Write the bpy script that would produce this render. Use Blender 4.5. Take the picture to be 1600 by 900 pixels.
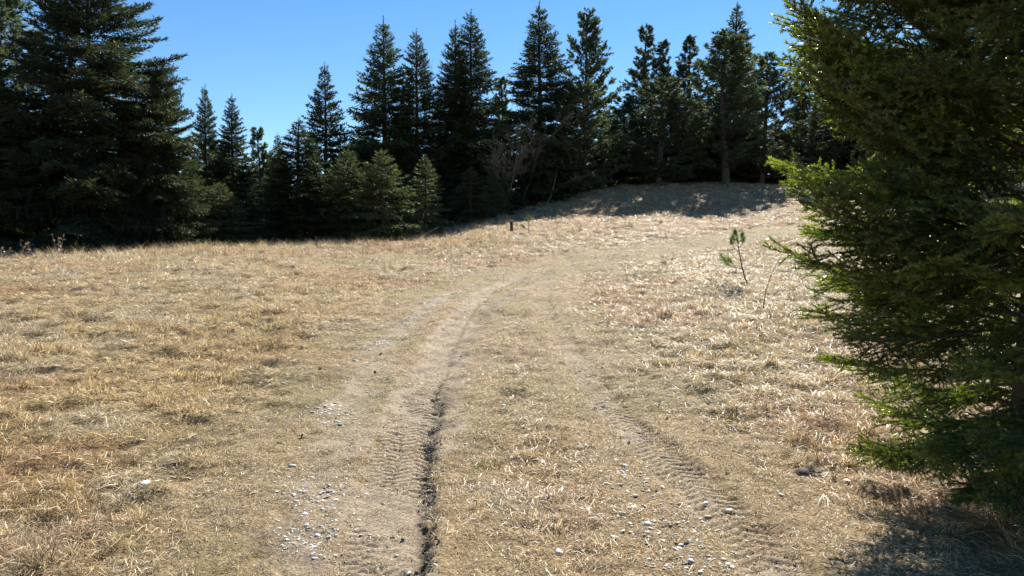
import bpy, math, random
import numpy as np
from mathutils import Vector, Matrix

for o in list(bpy.data.objects):
    bpy.data.objects.remove(o, do_unlink=True)
S = bpy.context.scene
COL = S.collection
rng = np.random.default_rng(7)
random.seed(7)

# ------------------------------------------------------------------ camera
EYE = 1.6
FPX = 1143.0                      # focal length in photo pixels (1600 wide)
PITCH = math.radians(3.0)
cam = bpy.data.cameras.new('camera')
cam.sensor_width = 36.0
cam.lens = 36.0 * FPX / 1600.0
cam.clip_start = 0.05
cam.clip_end = 3000
camo = bpy.data.objects.new('camera', cam)
camo.location = (0, 0, EYE)
camo.rotation_euler = (math.radians(90) - PITCH, 0, 0)
COL.objects.link(camo)
S.camera = camo

# ------------------------------------------------------------------ light
SUN_AZ = math.radians(20)         # to the right of straight ahead
SUN_EL = math.radians(40)
W = bpy.data.worlds.new('World')
S.world = W
W.use_nodes = True
nt = W.node_tree
bg = nt.nodes['Background']
sky = nt.nodes.new('ShaderNodeTexSky')
sky.sky_type = 'NISHITA'
sky.sun_disc = False
sky.sun_elevation = SUN_EL
sky.sun_rotation = SUN_AZ
sky.altitude = 900
sky.air_density = 1.0
sky.dust_density = 0.0
sky.ozone_density = 2.0
hs = nt.nodes.new('ShaderNodeHueSaturation')
hs.inputs['Saturation'].default_value = 1.25
nt.links.new(sky.outputs[0], hs.inputs['Color'])
nt.links.new(hs.outputs[0], bg.inputs['Color'])
bg.inputs['Strength'].default_value = 0.071
sl = bpy.data.lights.new('sun', 'SUN')
sl.energy = 5.0
sl.angle = math.radians(0.53)
sl.color = (1.0, 0.95, 0.87)
suno = bpy.data.objects.new('sun', sl)
sd = Vector((math.sin(SUN_AZ) * math.cos(SUN_EL), math.cos(SUN_AZ) * math.cos(SUN_EL), math.sin(SUN_EL)))
suno.rotation_euler = sd.to_track_quat('Z', 'Y').to_euler()
suno.location = (10, 20, 40)
COL.objects.link(suno)
S.view_settings.view_transform = 'Standard'
S.view_settings.look = 'None'
S.view_settings.gamma = 1
S.view_settings.exposure = 1.12
S.render.engine = 'CYCLES'
S.cycles.max_bounces = 6
S.cycles.transparent_max_bounces = 4

# ------------------------------------------------------------------ helpers
def ray(px, py):
    u = (px - 800) / FPX
    d = (py - 450) / FPX
    c, s = math.cos(PITCH), math.sin(PITCH)
    return np.array([u, c - d * s, -s - d * c])

def at_dist(px, py, y):
    r = ray(px, py)
    t = y / r[1]
    return np.array([r[0] * t, y, EYE + r[2] * t])

def _hash(ix, iy, seed):
    h = (ix.astype(np.int64) * 374761393 + iy.astype(np.int64) * 668265263 + seed * 974634777) & 0x7fffffff
    h = ((h ^ (h >> 13)) * 1274126177) & 0x7fffffff
    return ((h ^ (h >> 16)) & 0xffff) / 65535.0

def vnoise(x, y, seed=0):
    ix = np.floor(x); iy = np.floor(y)
    fx = x - ix; fy = y - iy
    fx = fx * fx * (3 - 2 * fx); fy = fy * fy * (3 - 2 * fy)
    a = _hash(ix, iy, seed); b = _hash(ix + 1, iy, seed)
    c = _hash(ix, iy + 1, seed); d = _hash(ix + 1, iy + 1, seed)
    return (a * (1 - fx) + b * fx) * (1 - fy) + (c * (1 - fx) + d * fx) * fy

def fbm(x, y, seed=0, oct=4):
    s = 0; a = 0.5; t = 0
    for i in range(oct):
        s = s + a * vnoise(x * 2 ** i + 13.7 * i, y * 2 ** i - 7.1 * i, seed + i); t += a; a *= 0.5
    return s / t

def sstep(a, b, x):
    t = np.clip((x - a) / (b - a), 0, 1)
    return t * t * (3 - 2 * t)

def mesh_np(name, V, F, mats=(), fmat=None, smooth=False):
    """V (n,3) float, F (m,k) int array, or a list of such arrays"""
    Fs = F if isinstance(F, list) else [F]
    Fs = [np.asarray(f, dtype=np.int32) for f in Fs if len(f)]
    me = bpy.data.meshes.new(name)
    V = np.asarray(V, dtype=np.float32)
    me.vertices.add(len(V)); me.vertices.foreach_set('co', V.ravel())
    idx = np.concatenate([f.ravel() for f in Fs])
    tot = np.concatenate([np.full(len(f), f.shape[1], dtype=np.int32) for f in Fs])
    st = np.concatenate([[0], np.cumsum(tot)[:-1]]).astype(np.int32)
    me.loops.add(len(idx)); me.loops.foreach_set('vertex_index', idx)
    me.polygons.add(len(tot)); me.polygons.foreach_set('loop_start', st)
    try:
        me.polygons.foreach_set('loop_total', tot)
    except Exception:
        pass
    for m in mats:
        me.materials.append(m)
    if fmat is not None:
        me.polygons.foreach_set('material_index', np.asarray(fmat, dtype=np.int32))
    if smooth:
        me.polygons.foreach_set('use_smooth', np.ones(len(tot), dtype=bool))
    me.update(calc_edges=True)
    me.validate()
    return me

def fattr(me, name, arr):
    a = me.attributes.new(name, 'FLOAT', 'POINT')
    a.data.foreach_set('value', np.asarray(arr, dtype=np.float32).ravel())

def vattr(me, name, arr):
    a = me.attributes.new(name, 'FLOAT_VECTOR', 'POINT')
    a.data.foreach_set('vector', np.asarray(arr, dtype=np.float32).ravel())

def obj(name, me, parent=None, loc=None, label=None, cat=None, group=None, kind=None):
    o = bpy.data.objects.new(name, me)
    COL.objects.link(o)
    if parent: o.parent = parent
    if loc is not None: o.location = loc
    if label: o['label'] = label
    if cat: o['category'] = cat
    if group: o['group'] = group
    if kind: o['kind'] = kind
    return o

class MB:
    """collects triangles/quads"""
    def __init__(s): s.V = []; s.T = []; s.Q = []; s.n = 0; s.A = []
    def add(s, V, T=None, Q=None, a=0.5):
        V = np.asarray(V, float)
        if T is not None and len(T): s.T.append(np.asarray(T) + s.n)
        if Q is not None and len(Q): s.Q.append(np.asarray(Q) + s.n)
        s.V.append(V); s.A.append(np.broadcast_to(np.asarray(a, float), (len(V),))); s.n += len(V)
    def tube(s, P, R, k=5, a=0.5):
        P = np.asarray(P, float); n = len(P)
        R = np.broadcast_to(np.asarray(R, float), (n,))
        T = np.gradient(P, axis=0); T /= np.linalg.norm(T, axis=1)[:, None] + 1e-9
        ref = np.array([0, 0, 1.0]) if abs(T[0][2]) < 0.8 else np.array([1.0, 0, 0])
        B = np.cross(T, ref); B /= np.linalg.norm(B, axis=1)[:, None] + 1e-9
        N = np.cross(B, T)
        an = np.arange(k) / k * 2 * math.pi
        V = P[:, None] + R[:, None, None] * (np.cos(an)[None, :, None] * B[:, None] + np.sin(an)[None, :, None] * N[:, None])
        i = np.arange(n - 1)[:, None] * k; j = np.arange(k)[None]; j2 = (j + 1) % k
        Q = np.stack([i + j, i + j2, i + k + j2, i + k + j], -1).reshape(-1, 4)
        s.add(V.reshape(-1, 3), Q=Q, a=a)
    def build(s, name, mats, smooth=False, fmat=None):
        V = np.concatenate(s.V)
        F = []
        if s.T: F.append(np.concatenate(s.T))
        if s.Q: F.append(np.concatenate(s.Q))
        me = mesh_np(name, V, F, mats, fmat, smooth)
        fattr(me, 'shade', np.concatenate(s.A))
        return me

# ------------------------------------------------------------------ materials
def newmat(name):
    m = bpy.data.materials.new(name); m.use_nodes = True
    n = m.node_tree; p = n.nodes['Principled BSDF']
    return m, n, p, n.nodes['Material Output']

def ramp(n, stops, fac=None):
    r = n.nodes.new('ShaderNodeValToRGB'); e = r.color_ramp.elements
    while len(e) > 1: e.remove(e[-1])
    e[0].position = stops[0][0]; e[0].color = (*stops[0][1], 1)
    for p, c in stops[1:]:
        q = e.new(p); q.color = (*c, 1)
    if fac is not None: n.links.new(fac, r.inputs[0])
    return r

def attr(n, name, typ='GEOMETRY'):
    a = n.nodes.new('ShaderNodeAttribute'); a.attribute_name = name; a.attribute_type = typ
    return a

def noise(n, scale, detail=4, rough=0.6, vec=None):
    t = n.nodes.new('ShaderNodeTexNoise'); t.inputs['Scale'].default_value = scale
    t.inputs['Detail'].default_value = detail; t.inputs['Roughness'].default_value = rough
    if vec is not None: n.links.new(vec, t.inputs['Vector'])
    return t

def mixc(n, fac, a, b, typ='MIX'):
    m = n.nodes.new('ShaderNodeMix'); m.data_type = 'RGBA'; m.blend_type = typ
    for sock, v in ((m.inputs[0], fac), (m.inputs[6], a), (m.inputs[7], b)):
        if hasattr(v, 'is_linked'): n.links.new(v, sock)
        elif isinstance(v, (int, float)): sock.default_value = v
        else: sock.default_value = (*v, 1)
    return m.outputs[2]

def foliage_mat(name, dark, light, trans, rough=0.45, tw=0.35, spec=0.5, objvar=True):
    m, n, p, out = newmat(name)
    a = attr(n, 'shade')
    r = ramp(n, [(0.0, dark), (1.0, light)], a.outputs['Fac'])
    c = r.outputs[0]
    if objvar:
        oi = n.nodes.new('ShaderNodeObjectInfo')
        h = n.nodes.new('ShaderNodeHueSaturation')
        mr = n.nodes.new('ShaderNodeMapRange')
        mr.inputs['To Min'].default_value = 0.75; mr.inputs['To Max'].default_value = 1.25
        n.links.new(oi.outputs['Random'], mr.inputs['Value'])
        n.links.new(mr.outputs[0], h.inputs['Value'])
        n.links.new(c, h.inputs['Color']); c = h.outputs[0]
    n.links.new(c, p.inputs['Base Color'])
    p.inputs['Roughness'].default_value = rough
    p.inputs['Specular IOR Level'].default_value = spec
    t = n.nodes.new('ShaderNodeBsdfTranslucent')
    tc = mixc(n, 1.0, c, trans, 'MULTIPLY')
    n.links.new(tc, t.inputs['Color'])
    mx = n.nodes.new('ShaderNodeMixShader'); mx.inputs[0].default_value = tw
    n.links.new(p.outputs[0], mx.inputs[1]); n.links.new(t.outputs[0], mx.inputs[2])
    n.links.new(mx.outputs[0], out.inputs['Surface'])
    return m

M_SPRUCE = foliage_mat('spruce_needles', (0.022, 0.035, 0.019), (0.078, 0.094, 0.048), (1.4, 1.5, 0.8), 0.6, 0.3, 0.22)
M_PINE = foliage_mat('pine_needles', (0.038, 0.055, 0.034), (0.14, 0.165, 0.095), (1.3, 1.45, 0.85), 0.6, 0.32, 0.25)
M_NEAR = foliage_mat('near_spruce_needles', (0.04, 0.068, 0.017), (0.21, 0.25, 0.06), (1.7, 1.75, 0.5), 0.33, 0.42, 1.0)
M_SEED = foliage_mat('seedling_needles', (0.06, 0.10, 0.03), (0.16, 0.21, 0.07), (1.6, 1.7, 0.7), 0.4, 0.35, 0.5, False)
M_YOUNG = foliage_mat('young_spruce_needles', (0.028, 0.042, 0.02), (0.105, 0.118, 0.055), (1.4, 1.5, 0.75), 0.6, 0.3, 0.25)

def bark_mat(name, c1, c2, scale=9):
    m, n, p, out = newmat(name)
    tc = n.nodes.new('ShaderNodeTexCoord')
    mp = n.nodes.new('ShaderNodeMapping'); mp.inputs['Scale'].default_value = (1, 1, 0.3)
    n.links.new(tc.outputs['Object'], mp.inputs[0])
    t = noise(n, scale, 6, 0.7, mp.outputs[0])
    r = ramp(n, [(0.3, c1), (0.7, c2)], t.outputs['Fac'])
    n.links.new(r.outputs[0], p.inputs['Base Color']); p.inputs['Roughness'].default_value = 0.9
    b = n.nodes.new('ShaderNodeBump'); b.inputs['Strength'].default_value = 0.6; b.inputs['Distance'].default_value = 0.02
    n.links.new(t.outputs['Fac'], b.inputs['Height']); n.links.new(b.outputs[0], p.inputs['Normal'])
    return m
M_BARK = bark_mat('spruce_bark', (0.035, 0.025, 0.018), (0.11, 0.08, 0.06))
M_TWIG = bark_mat('twig_bark', (0.05, 0.032, 0.02), (0.13, 0.09, 0.055), 40)
M_BARE = bark_mat('bare_branch_bark', (0.13, 0.10, 0.065), (0.27, 0.215, 0.145), 14)

def grass_mat(name):
    m, n, p, out = newmat(name)
    ti = attr(n, 'tint', 'INSTANCER')
    sh = attr(n, 'shade')
    r = ramp(n, [(0.0, (0.25, 0.21, 0.18)), (0.4, (0.85, 0.82, 0.78)), (1.0, (1.65, 1.62, 1.57))], sh.outputs['Fac'])
    c = mixc(n, 1.0, ti.outputs['Color'], r.outputs[0], 'MULTIPLY')
    n.links.new(c, p.inputs['Base Color']); p.inputs['Roughness'].default_value = 0.45
    p.inputs['Specular IOR Level'].default_value = 0.4
    t = n.nodes.new('ShaderNodeBsdfTranslucent'); n.links.new(c, t.inputs['Color'])
    mx = n.nodes.new('ShaderNodeMixShader'); mx.inputs[0].default_value = 0.33
    n.links.new(p.outputs[0], mx.inputs[1]); n.links.new(t.outputs[0], mx.inputs[2])
    n.links.new(mx.outputs[0], out.inputs['Surface'])
    return m
M_GRASS = grass_mat('dry_grass_blades')

def straw_mat(name, c1, c2, tw=0.3):
    m, n, p, out = newmat(name)
    sh = attr(n, 'shade')
    r = ramp(n, [(0, c1), (1, c2)], sh.outputs['Fac'])
    n.links.new(r.outputs[0], p.inputs['Base Color']); p.inputs['Roughness'].default_value = 0.5
    t = n.nodes.new('ShaderNodeBsdfTranslucent'); n.links.new(r.outputs[0], t.inputs['Color'])
    mx = n.nodes.new('ShaderNodeMixShader'); mx.inputs[0].default_value = tw
    n.links.new(p.outputs[0], mx.inputs[1]); n.links.new(t.outputs[0], mx.inputs[2])
    n.links.new(mx.outputs[0], out.inputs['Surface'])
    return m
M_STRAW = straw_mat('pale_straw', (0.45, 0.36, 0.22), (0.72, 0.64, 0.46))
M_LEAF = straw_mat('dead_leaf', (0.09, 0.05, 0.03), (0.26, 0.16, 0.09), 0.15)
M_WEED = straw_mat('dry_weed', (0.16, 0.12, 0.08), (0.36, 0.28, 0.19), 0.15)

def stone_mat():
    m, n, p, out = newmat('pale_limestone')
    tc = n.nodes.new('ShaderNodeTexCoord')
    t = noise(n, 60, 5, 0.6, tc.outputs['Object'])
    sh = attr(n, 'shade')
    r = ramp(n, [(0, (0.3, 0.275, 0.23)), (0.6, (0.58, 0.54, 0.46)), (1, (0.80, 0.765, 0.69))], sh.outputs['Fac'])
    c = mixc(n, 0.35, r.outputs[0], ramp(n, [(0.3, (0.3, 0.27, 0.22)), (0.7, (0.75, 0.73, 0.7))], t.outputs['Fac']).outputs[0], 'OVERLAY')
    n.links.new(c, p.inputs['Base Color']); p.inputs['Roughness'].default_value = 0.85
    b = n.nodes.new('ShaderNodeBump'); b.inputs['Strength'].default_value = 0.4; b.inputs['Distance'].default_value = 0.004
    n.links.new(t.outputs['Fac'], b.inputs['Height']); n.links.new(b.outputs[0], p.inputs['Normal'])
    return m
M_STONE = stone_mat()

def ground_mat():
    m, n, p, out = newmat('meadow_ground')
    geo = n.nodes.new('ShaderNodeNewGeometry')
    bare = attr(n, 'bare'); damp_shade = attr(n, 'damp_shade'); green = attr(n, 'green'); red = attr(n, 'red')
    fine = noise(n, 55, 6, 0.75, geo.outputs['Position'])
    mid = noise(n, 6, 5, 0.65, geo.outputs['Position'])
    big = noise(n, 0.7, 4, 0.6, geo.outputs['Position'])
    # thatch, its dark stops painted in as shade between the blades
    th = ramp(n, [(0.32, (0.05, 0.035, 0.02)), (0.47, (0.22, 0.16, 0.09)), (0.58, (0.46, 0.36, 0.20)), (0.7, (0.66, 0.57, 0.39))], fine.outputs['Fac']).outputs[0]
    tm = ramp(n, [(0.3, (0.62, 0.58, 0.52)), (0.7, (1.15, 1.12, 1.08))], mid.outputs['Fac']).outputs[0]
    th = mixc(n, 1.0, th, tm, 'MULTIPLY')
    th = mixc(n, green.outputs['Fac'], th, mixc(n, 0.35, th, (0.20, 0.19, 0.065)))
    th = mixc(n, red.outputs['Fac'], th, mixc(n, 0.5, th, (0.33, 0.19, 0.10)))
    so = ramp(n, [(0.34, (0.13, 0.095, 0.062)), (0.5, (0.33, 0.255, 0.17)), (0.68, (0.56, 0.47, 0.34))], fine.outputs['Fac']).outputs[0]
    so = mixc(n, damp_shade.outputs['Fac'], so, mixc(n, 0.8, so, (0.05, 0.036, 0.028)))  # darkens damp soil and the painted shade of the rut wall
    # ragged edge between soil and thatch
    ad = n.nodes.new('ShaderNodeMath'); ad.operation = 'ADD'
    su = n.nodes.new('ShaderNodeMath'); su.operation = 'MULTIPLY_ADD'; su.inputs[1].default_value = 0.9; su.inputs[2].default_value = -0.45
    n.links.new(mid.outputs['Fac'], su.inputs[0])
    n.links.new(bare.outputs['Fac'], ad.inputs[0]); n.links.new(su.outputs[0], ad.inputs[1])
    mr = n.nodes.new('ShaderNodeMapRange'); mr.inputs['From Min'].default_value = 0.3; mr.inputs['From Max'].default_value = 0.7
    n.links.new(ad.outputs[0], mr.inputs['Value'])
    c = mixc(n, mr.outputs[0], th, so)
    n.links.new(c, p.inputs['Base Color']); p.inputs['Roughness'].default_value = 0.9
    p.inputs['Specular IOR Level'].default_value = 0.2
    b = n.nodes.new('ShaderNodeBump'); b.inputs['Strength'].default_value = 0.9; b.inputs['Distance'].default_value = 0.02
    n.links.new(fine.outputs['Fac'], b.inputs['Height'])
    b2 = n.nodes.new('ShaderNodeBump'); b2.inputs['Strength'].default_value = 0.6; b2.inputs['Distance'].default_value = 0.08
    n.links.new(mid.outputs['Fac'], b2.inputs['Height']); n.links.new(b2.outputs[0], b.inputs['Normal'])
    n.links.new(b.outputs[0], p.inputs['Normal'])
    return m
M_GROUND = ground_mat()

# ------------------------------------------------------------------ terrain
ctrl = []
def C(px, py, d): ctrl.append(at_dist(px, py, d))
for a in [(0, 405, 24), (150, 397, 27), (300, 388, 30), (450, 383, 33), (600, 379, 36), (690, 374, 36), (760, 371, 34),
          (665, 362, 41), (735, 347, 45), (860, 323, 50), (900, 303, 54), (1000, 291, 57), (1100, 287, 58), (1200, 289, 58),
          (1350, 296, 58), (1060, 346, 39), (1220, 347, 39), (1165, 445, 17), (800, 420, 24), (900, 386, 30), (1250, 352, 36), (600, 440, 20), (300, 440, 17),
          (960, 340, 43)]:
    C(*a)
ctrl += [np.array(p, float) for p in [(0, 0, 0), (-3, 4, 0), (3, 4, 0.03), (0, 4, 0), (-5, 8, .18), (5, 8, .22), (0, 8, .14), (0, 14, .42), (20, 20, 1.35), (24, 36, 3.3),
         (0, -15, -.2), (-18, -8, -.1), (18, -8, 0), (-22, 42, .9), (-14, 46, 1.3), (-8, 50, 2.0), (-45, 40, .2), (-30, 85, 1.5), (0, 85, 7.0), (30, 85, 10), (60, 60, 8.5), (-60, 85, 1)]]
ctrl = np.array(ctrl)
def _tps_U(r2): return 0.5 * r2 * np.log(r2 + 1e-9)
def _tps_fit(P):
    n = len(P); X = P[:, :2] / 30
    K = _tps_U(((X[:, None] - X[None]) ** 2).sum(-1)) + np.eye(n) * 0.004
    A = np.zeros((n + 3, n + 3)); A[:n, :n] = K
    A[:n, n] = 1; A[:n, n + 1:] = X; A[n, :n] = 1; A[n + 1:, :n] = X.T
    return X, np.linalg.solve(A, np.concatenate([P[:, 2], [0, 0, 0]]))
_TX, _TW = _tps_fit(ctrl)
def base_h(x, y):
    x = np.clip(np.asarray(x, float), -60, 60) / 30; y = np.clip(np.asarray(y, float), -18, 88) / 30
    z = _TW[-3] + _TW[-2] * x + _TW[-1] * y
    for i in range(len(_TX)):
        z = z + _TW[i] * _tps_U((x - _TX[i, 0]) ** 2 + (y - _TX[i, 1]) ** 2)
    return z

def hit(px, py):
    r = ray(px, py)
    t = np.arange(2, 90, 0.02)
    z = EYE + r[2] * t; h = base_h(r[0] * t, r[1] * t)
    k = np.argmax(z < h)
    if k == 0: k = len(t) - 1
    return np.array([r[0] * t[k], r[1] * t[k], h[k]])

def poly(pts, step=0.05):
    P = np.array([hit(*p)[:2] for p in pts])
    # Catmull-Rom
    Q = np.vstack([2 * P[0] - P[1], P, 2 * P[-1] - P[-2]])
    out = []
    for i in range(1, len(Q) - 2):
        for t in np.linspace(0, 1, 24, endpoint=False):
            p0, p1, p2, p3 = Q[i - 1:i + 3]
            out.append(0.5 * (2 * p1 + (p2 - p0) * t + (2 * p0 - 5 * p1 + 4 * p2 - p3) * t * t + (3 * p1 - p0 - 3 * p2 + p3) * t ** 3))
    out.append(P[-1]); out = np.array(out)
    s = np.concatenate([[0], np.cumsum(np.linalg.norm(np.diff(out, axis=0), axis=1))])
    ss = np.arange(0, s[-1], step)
    return np.stack([np.interp(ss, s, out[:, 0]), np.interp(ss, s, out[:, 1])], -1)

PL_L = poly([(575, 1250), (590, 1000), (602, 900), (613, 830), (625, 750), (640, 680), (655, 620), (675, 570), (700, 520), (735, 478), (785, 445), (860, 418), (960, 396), (1080, 377), (1245, 356)])
PL_R = poly([(1560, 1250), (1330, 1000), (1230, 900), (1140, 805), (1060, 735), (1000, 680), (945, 620), (905, 565), (872, 520), (850, 485), (850, 455), (890, 428), (980, 405), (1100, 386), (1250, 363)])
PL_G = poly([(430, 1200), (455, 1000), (470, 880), (490, 780), (512, 690), (545, 610), (590, 545), (650, 490), (715, 452), (800, 424), (930, 399)])
PL_M = poly([(700, 640), (705, 590), (720, 545), (745, 505), (785, 470), (850, 440), (930, 415), (1060, 390)])

def lane_uv(PL, x, y):
    """signed lateral offset, distance along"""
    n = len(x); u = np.full(n, 9.0); v = np.zeros(n)
    T = np.gradient(PL, axis=0); T /= np.linalg.norm(T, axis=1)[:, None]
    ok = np.where((x > PL[:, 0].min() - 1.5) & (x < PL[:, 0].max() + 1.5) & (y > PL[:, 1].min() - 1.5) & (y < PL[:, 1].max() + 1.5))[0]
    for c in np.array_split(ok, max(1, len(ok) // 20000)):
        if not len(c): continue
        d2 = (x[c, None] - PL[None, ::3, 0]) ** 2 + (y[c, None] - PL[None, ::3, 1]) ** 2
        k = np.argmin(d2, 1) * 3
        dx = x[c] - PL[k, 0]; dy = y[c] - PL[k, 1]
        al = dx * T[k, 0] + dy * T[k, 1]
        un = dx * T[k, 1] - dy * T[k, 0]        # + to the right
        v[c] = k * 0.05 + al
        u[c] = np.where(np.sqrt(d2.min(1)) < 1.5, un, 9.0)
    return u, v

def masks(x, y):
    x = np.asarray(x, float); y = np.asarray(y, float)
    d = np.hypot(x, y)
    uL, vL = lane_uv(PL_L, x, y); uR, vR = lane_uv(PL_R, x, y); uG, vG = lane_uv(PL_G, x, y); uM, vM = lane_uv(PL_M, x, y)
    n1 = fbm(x * 1.7, y * 1.7, 11); n2 = fbm(x * 5, y * 5, 21)
    wob = (n1 - 0.5) * 0.2
    farfade = 1 - sstep(17, 28, d) * 0.75
    gL = np.exp(-((uL + wob + 0.02) / 0.27) ** 4) * (1 - 0.2 * sstep(9, 16, d))
    gR = np.exp(-((uR + wob) / 0.20) ** 4) * (0.72 - 0.3 * sstep(6.5, 13, d))
    gG = np.exp(-((uG + wob * 1.5 - 0.08) / 0.40) ** 2) * 0.62
    gM = np.exp(-((uM + wob) / 0.22) ** 4) * 0.6
    bare = np.maximum.reduce([gL, gR, gG, gM]) * farfade
    bare = np.clip(bare * (0.35 + 1.25 * n2), 0, 1)
    # gravel patches: left lane beyond the verge and right lane patch
    gp = np.exp(-((uG + wob) / 0.22) ** 2) * sstep(0.46, 0.64, fbm(x * 1.9 + 4, y * 1.5, 31))
    rp = np.array([hit(1040, 815)[:2], hit(985, 755)[:2], hit(1075, 870)[:2]])
    for q, s_ in zip(rp, (0.28, 0.2, 0.25)):
        gp = np.maximum(gp, np.exp(-(((x - q[0]) / s_) ** 2 + ((y - q[1]) / (s_ * 1.3)) ** 2)))
    # distance from the whole track
    trk = np.minimum.reduce([np.abs(uL), np.abs(uR), np.abs(uG), np.abs(uM)])
    between = np.exp(-(trk / 0.9) ** 2)
    return dict(uL=uL, vL=vL, uR=uR, vR=vR, uG=uG, uM=uM, bare=bare, gravel=np.clip(gp, 0, 1), trk=trk, between=between, n1=n1, n2=n2, d=d)

def tread(u, v, pitch, half, lean):
    """tyre lug print, 0..1 grooves"""
    ph = (v + lean * np.abs(u)) / pitch + 0.25 * np.sign(u)
    g = np.abs((ph % 1.0) - 0.5) * 2
    lug = sstep(0.66, 0.84, g)
    return lug * (1 - sstep(half * 0.85, half, np.abs(u)))

def height(x, y, mk=None):
    x = np.asarray(x, float); y = np.asarray(y, float)
    z = base_h(x, y)
    d = np.hypot(x, y)
    if mk is None: mk = masks(x, y)
    lump = (fbm(x * 0.9, y * 0.9, 41) - 0.5) * 0.16 * sstep(3, 8, d) + (fbm(x * 0.25, y * 0.25, 45, 3) - 0.5) * 0.3 * sstep(6, 20, d)
    off = sstep(0.3, 1.3, mk['trk'])
    hillr = sstep(28, 34, y) * sstep(-8, -2, x)
    tuss = (1 + 0.8 * hillr) * (fbm(x * 3.0, y * 3.4, 51, 3) - 0.5) * 0.2 * (0.25 + 0.75 * off) * sstep(5, 8, d + off * 3)
    tuss = tuss + (fbm(x * 9, y * 9, 61, 3) - 0.5) * (0.03 + 0.025 * off)
    z = z + lump + tuss
    fall = 1 - sstep(16, 30, d) * 0.8
    uL, vL, uR, vR = mk['uL'], mk['vL'], mk['uR'], mk['vR']
    wob = (fbm(x * 3, y * 3, 71, 2) - 0.5) * 0.08
    rutL = sstep(-0.34, -0.16, uL + wob) * (1 - sstep(0.15, 0.26, uL + wob * 1.6))
    rutR = sstep(-0.26, -0.12, uR + wob) * (1 - sstep(0.13, 0.25, uR + wob * 1.6))
    z = z - 0.042 * rutL * fall - 0.035 * rutR * fall
    z = z + 0.03 * np.exp(-((uL + wob - 0.29) / 0.06) ** 2) * fall * (0.4 + vnoise(x * 8, y * 8, 81)) * (1 - sstep(6, 9, d))
    z = z - 0.03 * np.exp(-(mk['uG'] / 0.3) ** 2) * fall - 0.025 * np.exp(-(mk['uM'] / 0.2) ** 2) * fall
    near = 1 - sstep(7, 10.5, d)
    pres = sstep(0.32, 0.52, fbm(x * 3.2, y * 1.8, 91, 3))
    tl = tread(uL - 0.06, vL, 0.088, 0.15, 0.6) * sstep(-0.1, 0.0, uL) + tread(uL + 0.15, vL + 0.02, 0.08, 0.12, 0.4) * (1 - sstep(-0.06, 0.0, uL))
    tr = tread(uR, vR, 0.085, 0.19, 0.55)
    z = z - (0.032 * np.clip(tl, 0, 1) * rutL + 0.028 * tr * rutR) * near * pres
    # crumbled wall on the right of the left rut
    wall = np.exp(-((uL + wob - 0.19) / 0.05) ** 2) * near
    z = z + wall * (vnoise(x * 26, y * 26, 95) - 0.55) * 0.05
    return z

def axis(fine0, fine1, step, lo, hi, g):
    a = list(np.arange(fine0, fine1, step))
    s = step; p = a[-1]
    while p < hi:
        s = min(s * g, 25); p += s; a.append(p)
    s = step; p = fine0; b = []
    while p > lo:
        s = min(s * g, 25); p -= s; b.append(p)
    return np.array(b[::-1] + a)
ax = axis(-1.25, 2.1, 0.016, -420, 420, 1.021)
ay = axis(3.2, 7.4, 0.016, -150, 700, 1.02)
GX, GY = np.meshgrid(ax, ay)
gx, gy = GX.ravel(), GY.ravel()
mk = masks(gx, gy)
gz = height(gx, gy, mk)
nx, ny = len(ax), len(ay)
I = (np.arange(ny - 1)[:, None] * nx + np.arange(nx - 1)[None]).ravel()
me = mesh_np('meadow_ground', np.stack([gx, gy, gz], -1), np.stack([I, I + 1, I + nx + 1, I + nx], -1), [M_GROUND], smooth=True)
fattr(me, 'bare', mk['bare'])
wall = np.exp(-((mk['uL'] - 0.2) / 0.055) ** 2) * (1 - sstep(5.0, 7.5, mk['d'])) * (0.1 + 0.85 * sstep(0.4, 0.6, fbm(gx * 3.5, gy * 3.5, 37)))  # shade on the left rut's right wall, painted as a dark strip
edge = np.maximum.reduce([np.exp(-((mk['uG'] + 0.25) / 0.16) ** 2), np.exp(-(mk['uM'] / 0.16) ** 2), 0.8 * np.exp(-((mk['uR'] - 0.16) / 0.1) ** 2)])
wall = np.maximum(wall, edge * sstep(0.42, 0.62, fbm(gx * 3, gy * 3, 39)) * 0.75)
fattr(me, 'damp_shade', np.clip(np.maximum(wall, (fbm(gx * 4, gy * 4, 33) - 0.55) * 1.5), 0, 1))
def tint_masks(x, y, mk):
    green = sstep(0.47, 0.66, fbm(x * 0.55 + 3, y * 0.55, 101)) * (0.35 + 0.65 * mk['between'])
    hillband = np.exp(-(np.minimum(np.abs(mk['uL']), np.abs(mk['uR'])) / 0.5) ** 2) * sstep(18, 26, mk['d'])
    green = np.clip(np.maximum(green, hillband * 0.9), 0, 1)
    red = sstep(0.45, 0.65, fbm(x * 0.4 - 8, y * 0.4 + 5, 111)) * (0.25 + 0.75 * sstep(0.6, 1.6, mk['trk']))
    hill = sstep(30, 36, y) * sstep(-6, -1, x)
    red = np.clip(np.maximum(red, hill * (0.5 + 0.4 * mk['n1'])), 0, 1) * (1 - hillband)
    return green, red
g_, r_ = tint_masks(gx, gy, mk)
fattr(me, 'green', g_); fattr(me, 'red', r_)
obj('meadow_ground', me, label='dry straw coloured meadow with a rutted dirt track across it', kind='structure')
print('terrain verts', len(gx))

def gz1(x, y):
    return float(height(np.array([x]), np.array([y]))[0])

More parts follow.
